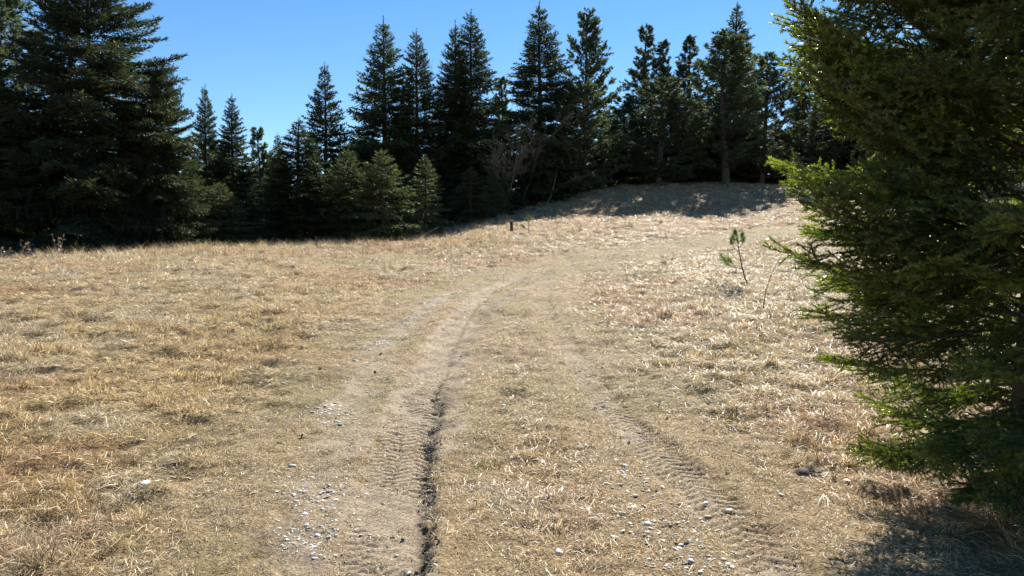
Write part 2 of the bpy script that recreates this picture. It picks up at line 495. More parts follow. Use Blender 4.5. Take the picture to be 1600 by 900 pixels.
# ------------------------------------------------------------------ scatter helper (for what nobody could count)
def scatter(name, pts, rot, scale, idx, tint, sources, label, cat):
    me = bpy.data.meshes.new(name)
    me.vertices.add(len(pts)); me.vertices.foreach_set('co', np.asarray(pts, np.float32).ravel())
    vattr(me, 'rot', rot); fattr(me, 'scl', scale)
    a = me.attributes.new('idx', 'INT', 'POINT'); a.data.foreach_set('value', np.asarray(idx, np.int32))
    vattr(me, 'tint', tint)
    c = bpy.data.collections.new(name + '_sources')
    for i, sm in enumerate(sources):
        so = bpy.data.objects.new('%s_source_%02d' % (name, i), sm); c.objects.link(so)
    ng = bpy.data.node_groups.new(name, 'GeometryNodeTree')
    ng.interface.new_socket('Geometry', in_out='INPUT', socket_type='NodeSocketGeometry')
    ng.interface.new_socket('Geometry', in_out='OUTPUT', socket_type='NodeSocketGeometry')
    N = ng.nodes; L = ng.links
    gi = N.new('NodeGroupInput'); go = N.new('NodeGroupOutput')
    ci = N.new('GeometryNodeCollectionInfo'); ci.inputs['Collection'].default_value = c
    ci.inputs['Separate Children'].default_value = True; ci.inputs['Reset Children'].default_value = True
    ip = N.new('GeometryNodeInstanceOnPoints'); ip.inputs['Pick Instance'].default_value = True
    def na(nm, t):
        q = N.new('GeometryNodeInputNamedAttribute'); q.data_type = t; q.inputs['Name'].default_value = nm; return q.outputs['Attribute']
    e = N.new('FunctionNodeEulerToRotation')
    L.new(na('rot', 'FLOAT_VECTOR'), e.inputs[0]); L.new(e.outputs[0], ip.inputs['Rotation'])
    L.new(na('scl', 'FLOAT'), ip.inputs['Scale']); L.new(na('idx', 'INT'), ip.inputs['Instance Index'])
    L.new(gi.outputs[0], ip.inputs['Points']); L.new(ci.outputs[0], ip.inputs['Instance'])
    L.new(ip.outputs[0], go.inputs[0])
    o = obj(name, me, label=label, cat=cat, kind='stuff')
    md = o.modifiers.new('scatter', 'NODES'); md.node_group = ng
    return o

# ------------------------------------------------------------------ far conifers
def frame_dirs(az, el):
    return np.stack([np.cos(az) * np.cos(el), np.sin(az) * np.cos(el), np.sin(el)], -1)

def sprigs(mb, P, D, L, Wd, shade, r):
    """thin bent diamonds at P along D"""
    n = len(P)
    if n == 0: return
    D = D / (np.linalg.norm(D, axis=1)[:, None] + 1e-9)
    rv = r.normal(size=(n, 3)); S_ = np.cross(D, rv); S_ /= np.linalg.norm(S_, axis=1)[:, None] + 1e-9
    L = np.broadcast_to(L, (n,))[:, None]; Wd = np.broadcast_to(Wd, (n,))[:, None]
    a = P; b = P + D * L * 0.4 + S_ * Wd * 0.5; c = P + D * L; d = P + D * L * 0.4 - S_ * Wd * 0.5
    V = np.stack([a, b, c, d], 1).reshape(-1, 3)
    Q = np.arange(n * 4).reshape(-1, 4)
    mb.add(V, Q=Q, a=np.repeat(np.broadcast_to(shade, (n,)), 4))

def spruce(seed, H, R, clear=0.06, dens=1.0, mat=None, tight=0.85, gap=0.0, size=1.0):
    r = np.random.default_rng(seed)
    mb = MB(); tb = MB()
    zz = np.linspace(0, H * 0.985, 14)
    lean = np.stack([np.sin(zz * 0.5 + seed) * 0.05 * zz / H, np.cos(zz * 0.4 + seed) * 0.05 * zz / H, zz], -1)
    lean[0, 2] = -0.5
    tb.tube(lean, 0.012 * H * (1 - zz / H) ** 0.9 + 0.012, 7)
    z = clear * H
    while z < H * 0.96:
        f = z / H
        n = int(r.integers(5, 8)) if f < 0.88 else 4
        az0 = r.uniform(0, 6.28)
        for k in range(n):
            if r.random() < gap: continue
            az = az0 + k * 6.283 / n + r.normal(0, 0.22)
            Lb = R * ((1 - f) ** tight) * r.uniform(0.66, 1.18) * min(1, 0.72 + f * 2.2) + 0.05
            e0 = math.radians(-8 + 50 * f ** 1.5 + r.normal(0, 7))
            m = 7
            t = np.linspace(0, 1, m)
            el = e0 - math.radians(28) * (1 - f) * np.sin(t * math.pi * 0.8) + math.radians(24) * t ** 2
            steps = frame_dirs(np.full(m, az), el) * (Lb / (m - 1))
            P = np.vstack([[0, 0, 0], np.cumsum(steps[:-1], axis=0)]) + np.array([0, 0, z + r.normal(0, 0.06)])
            tb.tube(P[::2], np.linspace(0.006 * Lb + 0.008, 0.004, len(P[::2])), 3)
            # side shoots
            ns = max(4, int(Lb / 0.13 * dens))
            ts = np.sort(r.uniform(0.16, 1, ns * 2))
            base = np.stack([np.interp(ts, t, P[:, i]) for i in range(3)], -1)
            eli = np.interp(ts, t, el)
            sgn = np.where(np.arange(len(ts)) % 2, 1, -1)
            sl_ = (0.06 + 0.42 * Lb * (1 - ts) ** 0.8 * np.minimum(1, ts * 2.2 + .2)) * r.uniform(0.6, 1.2, len(ts))
            saz = az + sgn * r.uniform(0.6, 1.15, len(ts))
            sel = eli - r.uniform(0.0, 0.5, len(ts)) * (1 - f * 0.8)
            SD = frame_dirs(saz, sel)
            brs = r.uniform(0.1, 0.6)
            npn = np.maximum(2, (sl_ / 0.085 * dens).astype(int))
            rep = np.repeat(np.arange(len(ts)), npn)
            q = r.uniform(0, 1, len(rep))
            PP = base[rep] + SD[rep] * (sl_[rep] * q)[:, None]
            PP[:, 2] -= 0.10 * q * sl_[rep] * (1 - f)
            DD = SD[rep] * 0.8 + r.normal(0, 0.36, (len(rep), 3)); DD[:, 2] -= 0.10 * (1 - f)
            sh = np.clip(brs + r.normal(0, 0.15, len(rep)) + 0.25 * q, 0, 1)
            sz_ = size * (1 - 0.5 * f ** 3)
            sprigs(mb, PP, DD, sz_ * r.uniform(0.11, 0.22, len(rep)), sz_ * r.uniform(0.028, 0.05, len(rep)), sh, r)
            q = r.uniform(0.25, 1.0, int(Lb / 0.04 * dens))
            PP = np.stack([np.interp(q, t, P[:, i]) for i in range(3)], -1)
            DD = frame_dirs(np.full(len(q), az), np.interp(q, t, el)) * 0.8 + r.normal(0, 0.4, (len(q), 3))
            sprigs(mb, PP, DD, sz_ * r.uniform(0.1, 0.2, len(q)), sz_ * 0.04, np.clip(brs + 0.3 * q, 0, 1), r)
        z += (0.30 - 0.14 * f) * r.uniform(0.75, 1.2) / (0.6 + 0.4 * dens)
    # leader
    q = r.uniform(0.93, 1.0, 60)
    PP = np.stack([np.full(60, lean[-1, 0]), np.full(60, lean[-1, 1]), q * H], -1)
    sprigs(mb, PP, r.normal(0, 0.35, (60, 3)) + [0, 0, 0.7], 0.12, 0.03, 0.4, r)
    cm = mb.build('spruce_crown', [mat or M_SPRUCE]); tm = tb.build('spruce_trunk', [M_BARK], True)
    return dict(crown=cm, trunk=tm, H=H, R=R)

def pine(seed, H, R, clear=0.2, ntuft=2600, tl=0.15, round_=0.7):
    r = np.random.default_rng(seed)
    mb = MB(); tb = MB()
    zz = np.linspace(0, H * 0.96, 12)
    lean = np.stack([np.sin(zz * 0.35 + seed) * 0.12, np.cos(zz * 0.3 + seed) * 0.12, zz], -1); lean[0, 2] = -0.5
    tb.tube(lean, 0.014 * H * (1 - zz / H) ** 0.8 + 0.015, 7)
    tips = []
    z = clear * H
    while z < H * 0.96:
        f = (z / H - clear) / (1 - clear)
        for k in range(int(r.integers(4, 7))):
            az = r.uniform(0, 6.283)
            prof = (1 - f) ** round_ * min(1, 0.55 + 1.6 * f)
            Lb = R * prof * r.uniform(0.6, 1.2) + 0.15
            el0 = math.radians(r.uniform(0, 20) + 38 * f)
            m = 6; t = np.linspace(0, 1, m)
            el = el0 + math.radians(30) * t ** 1.5
            st = frame_dirs(az + np.cumsum(r.normal(0, 0.1, m)), el) * (Lb / (m - 1))
            cx = np.interp(z, zz, lean[:, 0]); cy = np.interp(z, zz, lean[:, 1])
            P = np.vstack([[0, 0, 0], np.cumsum(st[:-1], 0)]) + [cx, cy, z]
            tb.tube(P, np.linspace(0.008 * Lb + 0.012, 0.006, m), 4)
            ns = int(4 + Lb * 7)
            for j in range(ns):
                tt = r.uniform(0.3, 1)
                b = np.array([np.interp(tt, t, P[:, i]) for i in range(3)])
                ln = r.uniform(0.15, 0.5) * (0.4 + Lb * 0.3)
                dv = frame_dirs(np.array(az + r.uniform(-1.2, 1.2)), np.array(math.radians(r.uniform(5, 60))))
                for q in (0.5, 0.8, 1.0):
                    tips.append(np.r_[b + dv * ln * q, dv, r.uniform(0.1, 0.6) + 0.2 * q])
        z += r.uniform(0.22, 0.5)
    T = np.array(tips)
    if len(T) > ntuft: T = T[r.choice(len(T), ntuft, False)]
    k = 9
    P = np.repeat(T[:, :3], k, 0); D = np.repeat(T[:, 3:6], k, 0) * 0.75 + r.normal(0, 0.55, (len(T) * k, 3)); D[:, 2] += 0.2
    sprigs(mb, P, D, r.uniform(0.7, 1.2, len(P)) * tl, tl * 0.2, np.clip(np.repeat(T[:, 6], k) + r.normal(0, 0.12, len(P)), 0, 1), r)
    return dict(crown=mb.build('pine_crown', [M_PINE]), trunk=tb.build('pine_trunk', [M_BARK], True), H=H, R=R)

def bare(seed, H, spread=0.5, dense=1.0):
    r = np.random.default_rng(seed)
    tb = MB(); cb = MB()
    def grow(p, d, L, rad, lev):
        m = 4; pts = [p]
        for i in range(m):
            d = d + r.normal(0, 0.13, 3); d[2] += 0.06; d /= np.linalg.norm(d)
            pts.append(pts[-1] + d * L / m)
        pts = np.array(pts)
        (tb if lev == 0 else cb).tube(pts, np.linspace(rad, rad * 0.45, m + 1), 6 if lev == 0 else 3)
        if lev >= 4: return
        nb = int([11, 6, 5, 4][lev] * dense)
        for i in range(nb):
            t = r.uniform(0.25 if lev == 0 else 0.2, 1.0)
            b = np.array([np.interp(t, np.linspace(0, 1, m + 1), pts[:, k]) for k in range(3)])
            s = r.normal(0, 1, 3); s -= d * s.dot(d); s /= np.linalg.norm(s)
            nd = d * (1 - spread * 0.45) + s * spread * r.uniform(0.7, 1.3); nd[2] += 0.15; nd /= np.linalg.norm(nd)
            grow(b, nd, L * r.uniform(0.32, 0.58), max(rad * 0.4, 0.009), lev + 1)
    grow(np.array([0, 0, -0.2]), np.array([0, 0, 1.0]), H * 0.8, 0.0075 * H, 0)
    return dict(crown=cb.build('bare_crown', [M_BARE]), trunk=tb.build('bare_trunk', [M_BARE], True), H=H, R=H * 0.3)

PROTO = {
    'big': spruce(1, 13, 5.0, 0.02, 1.4, tight=0.6, gap=.05, size=1.2),
    's0': spruce(2, 14, 3.2, 0.03, 1.25, tight=0.86, gap=.07, size=1.45),
    's1': spruce(3, 14, 2.9, 0.03, 1.25, tight=0.80, gap=.10, size=1.45),
    's2': spruce(4, 11, 2.4, 0.03, 1.3, tight=0.86, gap=.05, size=1.35),
    'y0': spruce(5, 6, 2.0, 0.02, 1.5, mat=M_YOUNG, tight=0.74, gap=.06, size=1.1),
    'y1': spruce(6, 5, 1.3, 0.02, 1.6, mat=M_YOUNG, tight=0.82, gap=.05, size=0.95),
    'p0': pine(7, 10, 2.8, 0.06, 6800, 0.18, 0.6),
    'p1': pine(8, 12, 3.0, 0.10, 7200, 0.19, 0.68),
    'p2': pine(9, 13, 2.2, 0.2, 5200, 0.18, 0.8),
    'b0': bare(12, 7, 0.6), 'b1': bare(13, 5, 0.7),
}
print('proto tris', {k: len(v['crown'].polygons) * 2 for k, v in PROTO.items()})

WIDE = {'big': 1.1, 's0': 1.6, 's1': 1.6, 's2': 1.55, 'y0': 1.25, 'y1': 1.25, 'b0': 1.2, 'b1': 1.2}
def tree(kind, px, top, hw, dist, label, cat='tree', group=None, base_py=None, name=None, dz=0):
    p = PROTO[kind]
    x = (px - 800) / FPX * dist
    zt = at_dist(px, top, dist)[2]
    zb = gz1(x, dist) - 0.05 + dz
    nm = name or {'p': 'pine_tree', 'b': 'bare_tree'}.get(kind[0], 'spruce_tree')
    if kind == 'big': nm = 'spruce_tree'
    o = obj(nm, None, loc=(x, dist, zb), label=label, cat=cat, group=group)
    H = zt - zb; Rr = hw * WIDE.get(kind, 1.2) * dist / FPX
    o.scale = (Rr / p['R'], Rr / p['R'], H / p['H'])
    o.rotation_euler = (0, 0, random.uniform(0, 6.28))
    o.empty_display_size = 0.5
    obj('trunk', p['trunk'], o); obj('crown', p['crown'], o)
    return o

TREES = [
 # left wood
 ('p1', 10, -40, 110, 36, 'pale topped pine half hidden behind the huge dark spruce at the wood edge'),
 ('big', 150, -95, 185, 31, 'huge dark broad spruce sweeping down to the meadow edge'),
 ('big', 258, 92, 78, 32, 'shorter bushy spruce merging into the lit flank of the huge dark spruce'),
 ('big', -45, 40, 150, 29, 'broad dark spruce beyond the huge spruce, farthest along the wood edge'),
 ('s1', 326, 132, 34, 42, 'slim spire spruce beside the right flank of the huge dark spruce'),
 ('s1', 367, 146, 36, 42, 'slim ragged spruce, second spire beside the huge dark spruce'),
 ('y0', 345, 285, 55, 34, 'low bushy spruce at the foot of the two slim spires'),
 ('p2', 408, 196, 34, 47, 'slender hazy pine between the slim spires and the dark bushy row'),
 ('s2', 437, 208, 30, 46, 'small topped spruce squeezed behind the dark bushy row'),
 ('s2', 470, 184, 62, 38, 'bushy mid-height spruce left of the pointed dark spire'),
 ('s2', 511, 98, 50, 48, 'pointed dark spire standing alone above the bushy row'),
 ('y0', 545, 232, 52, 38, 'bushy spruce in front of the pointed lone spire'),
 ('y0', 600, 233, 62, 37, 'rounded young spruce below the tall slender spruces'),
 ('y1', 665, 243, 40, 40, 'neat cone shaped young spruce with lit right flank'),
 ('y1', 735, 262, 44, 44, 'short brownish green spruce beside the neat cone shaped one'),
 ('s0', 603, 26, 68, 50, 'tall slender spruce with an open ragged top, left of the middle pair'),
 ('s1', 653, 45, 50, 51, 'tall narrow spruce between the ragged topped one and the twin spires'),
 ('s0', 712, 32, 50, 53, 'lower of the twin spire spruces standing close together'),
 ('s1', 737, 15, 58, 52, 'taller of the twin spire spruces standing close together'),
 # hill wood
 ('s0', 843, 2, 66, 55, 'tall dense spruce at the top corner of the grassy slope'),
 ('p1', 917, 16, 58, 61, 'tall pine spire behind the round pine on the slope'),
 ('p0', 910, 125, 64, 55, 'round dark pine at the brow of the slope'),
 ('p2', 1003, 37, 40, 64, 'open topped pine rising behind the pale green pine'),
 ('p2', 1035, 60, 34, 66, 'thin forked pine top behind the pale green pine'),
 ('p0', 1028, 120, 78, 56, 'pale green bushy pine leaning over a sunlit patch on the slope'),
 ('p2', 1075, 53, 40, 66, 'thin pine top between the pale green pine and the massive dark pine'),
 ('s2', 1145, 3, 52, 68, 'dark spruce tip poking above the massive dark pine'),
 ('p1', 1130, 50, 92, 58, 'massive dark pine with several bare lower stems'),
 ('p0', 1190, 80, 66, 60, 'pine on the shaded rise right of the massive dark pine'),
 ('p1', 1268, 68, 64, 60, 'blue green pine showing through the near spruce branches'),
 ('s2', 1330, 40, 70, 62, 'spruce on the rise mostly hidden by the near spruce'),
 ('p0', 1400, 80, 75, 58, 'low pine on the rise behind the near spruce'),
 ('s0', 1480, 10, 75, 60, 'tall spruce on the rise behind the near spruce'),
 ('p1', 1570, 30, 85, 56, 'broad pine on the rise behind the near spruce'),
 ('p1', 975, 150, 60, 62, 'short shaded pine filling the gap behind the brow of the slope'),
 ('y0', 1015, 205, 70, 66, 'shaded young spruce behind the pale green bushy pine'),
 ('y0', 950, 215, 70, 64, 'shaded young spruce between the round dark pine and the pale green pine'),
 ('y0', 1170, 195, 80, 66, 'shaded young spruce behind the pine on the shaded rise'),
 ('y0', 1250, 200, 80, 66, 'shaded young spruce behind the blue green pine'),
 ('y0', 880, 200, 52, 58, 'shaded young spruce under the tall dense spruce'),
 ('y0', 1090, 190, 60, 62, 'shaded young spruce under the massive dark pine'),
]
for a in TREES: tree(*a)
tree('p2', 786, 118, 30, 60, 'thin hazy pine between the twin spires and the dense corner spruce')
tree('b0', 815, 185, 44, 53, 'bare brownish tree in front of the tall dense corner spruce')
tree('b0', 785, 205, 42, 50, 'bare brownish tree leaning toward the short brownish green spruce')
tree('b1', 850, 215, 44, 52, 'low bare thicket tree at the foot of the dense corner spruce')
tree('b0', 684, 112, 34, 58, 'bare grey tree showing faintly between the middle spruces')
tree('y1', 770, 262, 24, 46, 'spindly young spruce with a visible stem at the foot of the slope')
tree('y1', 786, 275, 20, 47, 'smallest spindly young spruce on the shaded foot of the slope')

# the wood behind, read as one mass
wp = []
while len(wp) < 290:
    d = rng.uniform(52, 85); px = rng.uniform(-200, 1800)
    if d < 66 and px > 800: continue
    wp.append((((px - 800) / FPX) * d, d))
wp = np.array(wp)
wz = base_h(wp[:, 0], wp[:, 1]) - 0.2
kinds = ['y0', 'p0', 's0', 's2']
ki = rng.integers(0, 4, len(wp))
hh = np.array([PROTO[kinds[k]]['H'] for k in ki])
pxw = wp[:, 0] / wp[:, 1] * FPX + 800
toppy = np.interp(pxw, [0, 380, 450, 560, 760, 900, 1100, 1300], [190, 222, 228, 200, 175, 155, 140, 140]) + rng.uniform(0, 75, len(wp))
zt = EYE + (390 - toppy) / FPX * wp[:, 1]
ws = np.clip((zt - wz) / hh, 0.35, 1.8)
srcs = [PROTO[k]['crown'] for k in kinds]
scatter('background_wood', np.c_[wp, wz], np.c_[np.zeros(len(wp)), np.zeros(len(wp)), rng.uniform(0, 6.28, len(wp))], ws, ki, np.ones((len(wp), 3)), srcs,
        'dark mass of conifers filling the wood behind the front trees', 'wood')

# ------------------------------------------------------------------ near spruce
def near_branch(seed, L=1.2, droop=0.2, lift=0.35):
    r = np.random.default_rng(seed)
    wb = MB(); nb = MB()
    m = 12; t = np.linspace(0, 1, m)
    el = -droop * np.sin(t * 2.4) + lift * t ** 2
    azj = np.cumsum(r.normal(0, 0.05, m))
    st = frame_dirs(azj, el) * (L / (m - 1))
    P = np.vstack([[0, 0, 0], np.cumsum(st[:-1], 0)])
    wb.tube(P, np.linspace(0.011, 0.0022, m), 6)
    def needles(A, B, dens, sh, s0=0.0):
        ln = np.linalg.norm(B - A); n = max(6, int(ln * dens))
        q = np.sort(r.uniform(s0, 1.0, n))[:, None]
        D = (B - A) / (ln + 1e-9)
        C0 = A + (B - A) * q
        ref = np.array([0, 0, 1.0]); X = np.cross(D, ref); X /= np.linalg.norm(X) + 1e-9; Y = np.cross(X, D)
        ph = r.normal(math.pi / 2, 1.25, n)[:, None]
        out = np.cos(ph) * X + np.sin(ph) * Y
        tilt = r.uniform(0.5, 1.0, n)[:, None]
        nd = D * np.cos(tilt) + out * np.sin(tilt)
        Ln = r.uniform(0.016, 0.026, n)[:, None]
        sd_ = np.cross(nd, r.normal(0, 1, (n, 3))); sd_ /= np.linalg.norm(sd_, axis=1)[:, None] + 1e-9
        w = 0.0026
        V = np.stack([C0 - sd_ * w, C0 + sd_ * w, C0 + nd * Ln], 1).reshape(-1, 3)
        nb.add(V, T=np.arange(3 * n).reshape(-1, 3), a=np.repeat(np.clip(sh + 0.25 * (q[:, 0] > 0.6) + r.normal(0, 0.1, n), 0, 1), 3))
    # leader tip
    needles(P[-4], P[-1], 620, 0.5); needles(P[-7], P[-4], 400, 0.25)
    ts = np.arange(0.18, 0.97, 0.062 / L) + r.normal(0, 0.006, len(np.arange(0.18, 0.97, 0.062 / L)))
    for i, tt in enumerate(ts):
        b = np.array([np.interp(tt, t, P[:, k]) for k in range(3)])
        for sg in (-1, 1):
            if r.random() < 0.12: continue
            l2 = L * (0.08 + 0.42 * (1 - tt) ** 0.75 * min(1, 0.35 + tt * 1.8)) * r.uniform(0.65, 1.15)
            az = np.interp(tt, t, azj) + sg * r.uniform(0.75, 1.1); e = np.interp(tt, t, el) + r.normal(-0.05, 0.16)
            d0 = frame_dirs(np.array(az), np.array(e)); d1 = frame_dirs(np.array(az - sg * 0.25), np.array(e + r.normal(-0.05, .2)))
            mid = b + d0 * l2 * 0.5; end = mid + d1 * l2 * 0.5
            wb.tube(np.array([b, mid, end]), [0.0035, 0.0025, 0.0014], 3)
            sh = r.uniform(0.05, 0.7)
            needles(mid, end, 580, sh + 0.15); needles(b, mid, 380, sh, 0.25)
            for q in np.arange(0.15, 0.92, 0.062 / l2):
                bb = b + (mid - b) * (q * 2) if q < 0.5 else mid + (end - mid) * (q * 2 - 1)
                for s2 in (-1, 1):
                    if r.random() < 0.15: continue
                    l3 = min(l2 * 0.6 * (1 - q) + 0.045, 0.18) * r.uniform(0.7, 1.2)
                    d3 = frame_dirs(np.array(az + s2 * r.uniform(0.6, 1.0)), np.array(e + r.normal(-0.08, 0.22)))
                    ee = bb + d3 * l3
                    wb.tube(np.array([bb, ee]), [0.0018, 0.0010], 3)
                    needles(bb, ee, 560, sh)
    V = np.concatenate(wb.V + nb.V)
    wn = wb.n
    Q = np.concatenate(wb.Q); T = np.concatenate(nb.T) + wn
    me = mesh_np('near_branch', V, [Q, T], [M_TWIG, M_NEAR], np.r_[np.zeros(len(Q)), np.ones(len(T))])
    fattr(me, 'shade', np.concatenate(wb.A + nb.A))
    return me
NB = [near_branch(100 + i, 1.2, d, l) for i, (d, l) in enumerate([(0.25, 0.3), (0.15, 0.35), (0.3, 0.45), (0.1, 0.2), (0.2, 0.5), (0.35, 0.35)])]
print('near branch tris', [len(b.polygons) for b in NB])

TX, TY = 2.98, 4.2
TZ = gz1(TX, TY) - 0.03
ns = obj('spruce_tree', None, loc=(TX, TY, TZ), label='close leafy green spruce with glinting needles standing beside the dirt track', cat='tree')
tb = MB()
zz = np.linspace(-0.3, 6.4, 16)
tb.tube(np.stack([0.03 * np.sin(zz), 0.03 * np.cos(zz * 1.3), zz], -1), np.interp(zz, [-0.3, 0, 0.4, 6.4], [0.13, 0.105, 0.085, 0.008]), 10)
obj('trunk', tb.build('near_spruce_trunk', [M_BARK], True), ns)
nbr = 0
def put_branch(z, az, L, pitch, roll=0.0, k=None):
    global nbr
    k = random.randrange(len(NB)) if k is None else k
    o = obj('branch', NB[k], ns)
    o.location = (0.03 * math.sin(z), 0.03 * math.cos(z * 1.3), z)
    o.rotation_euler = (roll, -pitch, az)
    s = L / 1.2
    o.scale = (s, max(0.75, s) * random.choice((-1, 1)), max(0.75, s)); nbr += 1
z = 0.32
while z < 6.2:
    n = 6 if z < 3.4 else 5
    a0 = random.uniform(0, 6.28)
    for k in range(n):
        Lr = float(np.interp(z, [0.2, 0.5, 1.0, 2.0, 3.0, 4.2, 6.3], [0.85, 1.05, 1.28, 1.42, 1.4, 1.1, 0.2])) * random.uniform(0.78, 1.06)
        az = a0 + k * 6.283 / n + random.gauss(0, 0.2)
        pt = math.radians(float(np.interp(z, [0.2, 1, 2.5, 4, 6.3], [-4, 6, 22, 32, 50])) + random.gauss(0, 7))
        put_branch(z + random.uniform(-0.05, 0.05), az, Lr, pt, random.gauss(0, 0.2))
    z += 0.16 if z < 3.4 else 0.25
# long branches reaching out over the meadow side
for (z, azd, L, pd) in [(1.6, 178, 1.62, 36), (1.5, 186, 1.6, 24), (1.9, 172, 1.6, 40), (1.15, 180, 1.5, 16), (2.3, 180, 1.6, 36), (1.3, 192, 1.5, 22), (2.0, 188, 1.75, 38), (2.6, 176, 1.55, 34), (2.75, 190, 1.6, 30), (1.75, 166, 1.7, 42)]:
    put_branch(z, math.radians(azd), L, math.radians(pd), random.gauss(0, 0.15))
print('near branches', nbr)

# ------------------------------------------------------------------ dry grass
def blades(mb, n, r, rad, l0, l1, e0, e1, w, comb=None, bend=0.6):
    az = r.uniform(0, 6.283, n) if comb is None else r.normal(comb, 1.1, n)
    ro = rad * np.sqrt(r.uniform(0, 1, n)); ra = r.uniform(0, 6.283, n)
    B = np.stack([ro * np.cos(ra), ro * np.sin(ra), np.full(n, -0.006)], -1)
    L = r.uniform(l0, l1, n); e = r.uniform(e0, e1, n)
    e2 = e - r.uniform(0.1, bend * 2, n); az2 = az + r.normal(0, 0.5, n)
    D1 = frame_dirs(az, e); D2 = frame_dirs(az2, e2)
    Pm = B + D1 * (L * 0.5)[:, None]; Pe = Pm + D2 * (L * 0.5)[:, None]
    Pe[:, 2] = np.maximum(Pe[:, 2], 0.0)
    sdv = np.cross(D1, r.normal(0, 1, (n, 3)) * 0.7 + [0, 0, 1]); sdv /= np.linalg.norm(sdv, axis=1)[:, None] + 1e-9
    W_ = (w * r.uniform(0.6, 1.3, n))[:, None] * 0.5
    V = np.stack([B - sdv * W_, B + sdv * W_, Pm - sdv * W_ * 0.9, Pm + sdv * W_ * 0.9, Pe], 1).reshape(-1, 3)
    i = np.arange(n)[:, None] * 5
    Q = i + np.array([[0, 1, 3, 2]]); T = i + np.array([[2, 3, 4]])
    mb.add(V, T=T, Q=Q, a=np.repeat(np.clip(r.beta(1.1, 1.3, n), 0, 1), 5))
src = []
for s_ in range(6):                                     # 0-5 short matted turf
    r = np.random.default_rng(300 + s_); mb = MB()
    blades(mb, 44, r, 0.085, 0.03, 0.08, 0.05, 0.85, 0.0038)
    src.append(mb.build('turf_clump', [M_GRASS]))
for s_ in range(6):                                     # 6-11 long laid straw
    r = np.random.default_rng(320 + s_); mb = MB()
    blades(mb, 26, r, 0.11, 0.06, 0.18, 0.03, 0.5, 0.0040, comb=0.0)
    blades(mb, 24, r, 0.10, 0.02, 0.07, 0.1, 0.9, 0.0036)
    src.append(mb.build('straw_clump', [M_GRASS]))
for s_ in range(4):                                     # 12-15 upright tufts
    r = np.random.default_rng(340 + s_); mb = MB()
    blades(mb, 16, r, 0.07, 0.12, 0.34, 0.8, 1.5, 0.004, bend=0.5)
    blades(mb, 16, r, 0.10, 0.06, 0.15, 0.3, 1.0, 0.0035)
    src.append(mb.build('upright_clump', [M_GRASS]))

for s_ in range(5):                                     # 16-20 folded-over humps
    r = np.random.default_rng(360 + s_); mb = MB()
    blades(mb, 46, r, 0.05, 0.10, 0.21, 0.45, 1.2, 0.0044, bend=1.1)
    blades(mb, 16, r, 0.09, 0.05, 0.12, 0.1, 0.6, 0.0032)
    src.append(mb.build('hump_clump', [M_GRASS]))

def sample_ring(d0, d1, dens):
    a0, a1 = math.radians(-44), math.radians(44)
    n = int(0.5 * (d1 * d1 - d0 * d0) * (a1 - a0) * dens)
    d = np.sqrt(rng.uniform(d0 * d0, d1 * d1, n)); a = rng.uniform(a0, a1, n)
    return d * np.sin(a), d * np.cos(a)
XS, YS = [], []
for d0, d1, dens in [(2.2, 6, 250), (6, 9, 170), (9, 14, 90), (14, 22, 40), (22, 34, 20), (34, 60, 8)]:
    x, y = sample_ring(d0, d1, dens); XS.append(x); YS.append(y)
x = np.concatenate(XS); y = np.concatenate(YS)
mg = masks(x, y)
keep = rng.uniform(0, 1, len(x)) > np.clip(mg['bare'] * 1.0, 0, 0.84) * (1 - 0.12 * sstep(8, 16, mg['d']))
keep &= rng.uniform(0, 1, len(x)) > mg['gravel'] * 0.75
x, y = x[keep], y[keep]; mg = {k: v[keep] for k, v in mg.items()}
z = height(x, y, mg)
e = 0.06
d = mg['d']
offt = sstep(0.35, 1.5, mg['trk'] + (mg['n1'] - 0.5) * 1.2)
u = rng.uniform(0, 1, len(x))
typ = np.where(u < 0.03 + 0.85 * offt, 1, 0)
up = (rng.uniform(0, 1, len(x)) < 0.015 * offt + 0.25 * sstep(24, 30, d) * (x < 0))
idx = np.where(up, rng.integers(12, 16, len(x)), np.where(typ == 1, rng.integers(6, 12, len(x)), rng.integers(0, 6, len(x))))
hump = (rng.uniform(0, 1, len(x)) < 0.09 * sstep(0.5, 1, offt) * sstep(0.4, 0.62, fbm(x * 2.1, y * 2.1, 161, 2)) * 2)
idx = np.where(hump & ~up, rng.integers(16, 21, len(x)), idx)
scl = np.clip(np.interp(d, [3, 8, 14, 24, 40, 60], [0.9, 1.05, 1.35, 1.7, 2.2, 2.6]), 0.5, 3) * rng.uniform(0.75, 1.25, len(x))
scl = np.where(up, scl * 0.75, scl) * (0.72 + 0.28 * offt)
combdir = 2.6 + (fbm(x * 0.35, y * 0.35, 131, 2) - 0.5) * 7
rz = np.where(typ == 1, combdir + rng.normal(0, 0.5, len(x)), rng.uniform(0, 6.28, len(x)))
bx = base_h(x + 0.2, y) - base_h(x - 0.2, y); by = base_h(x, y + 0.2) - base_h(x, y - 0.2)
sx, sy = bx / 0.4, by / 0.4
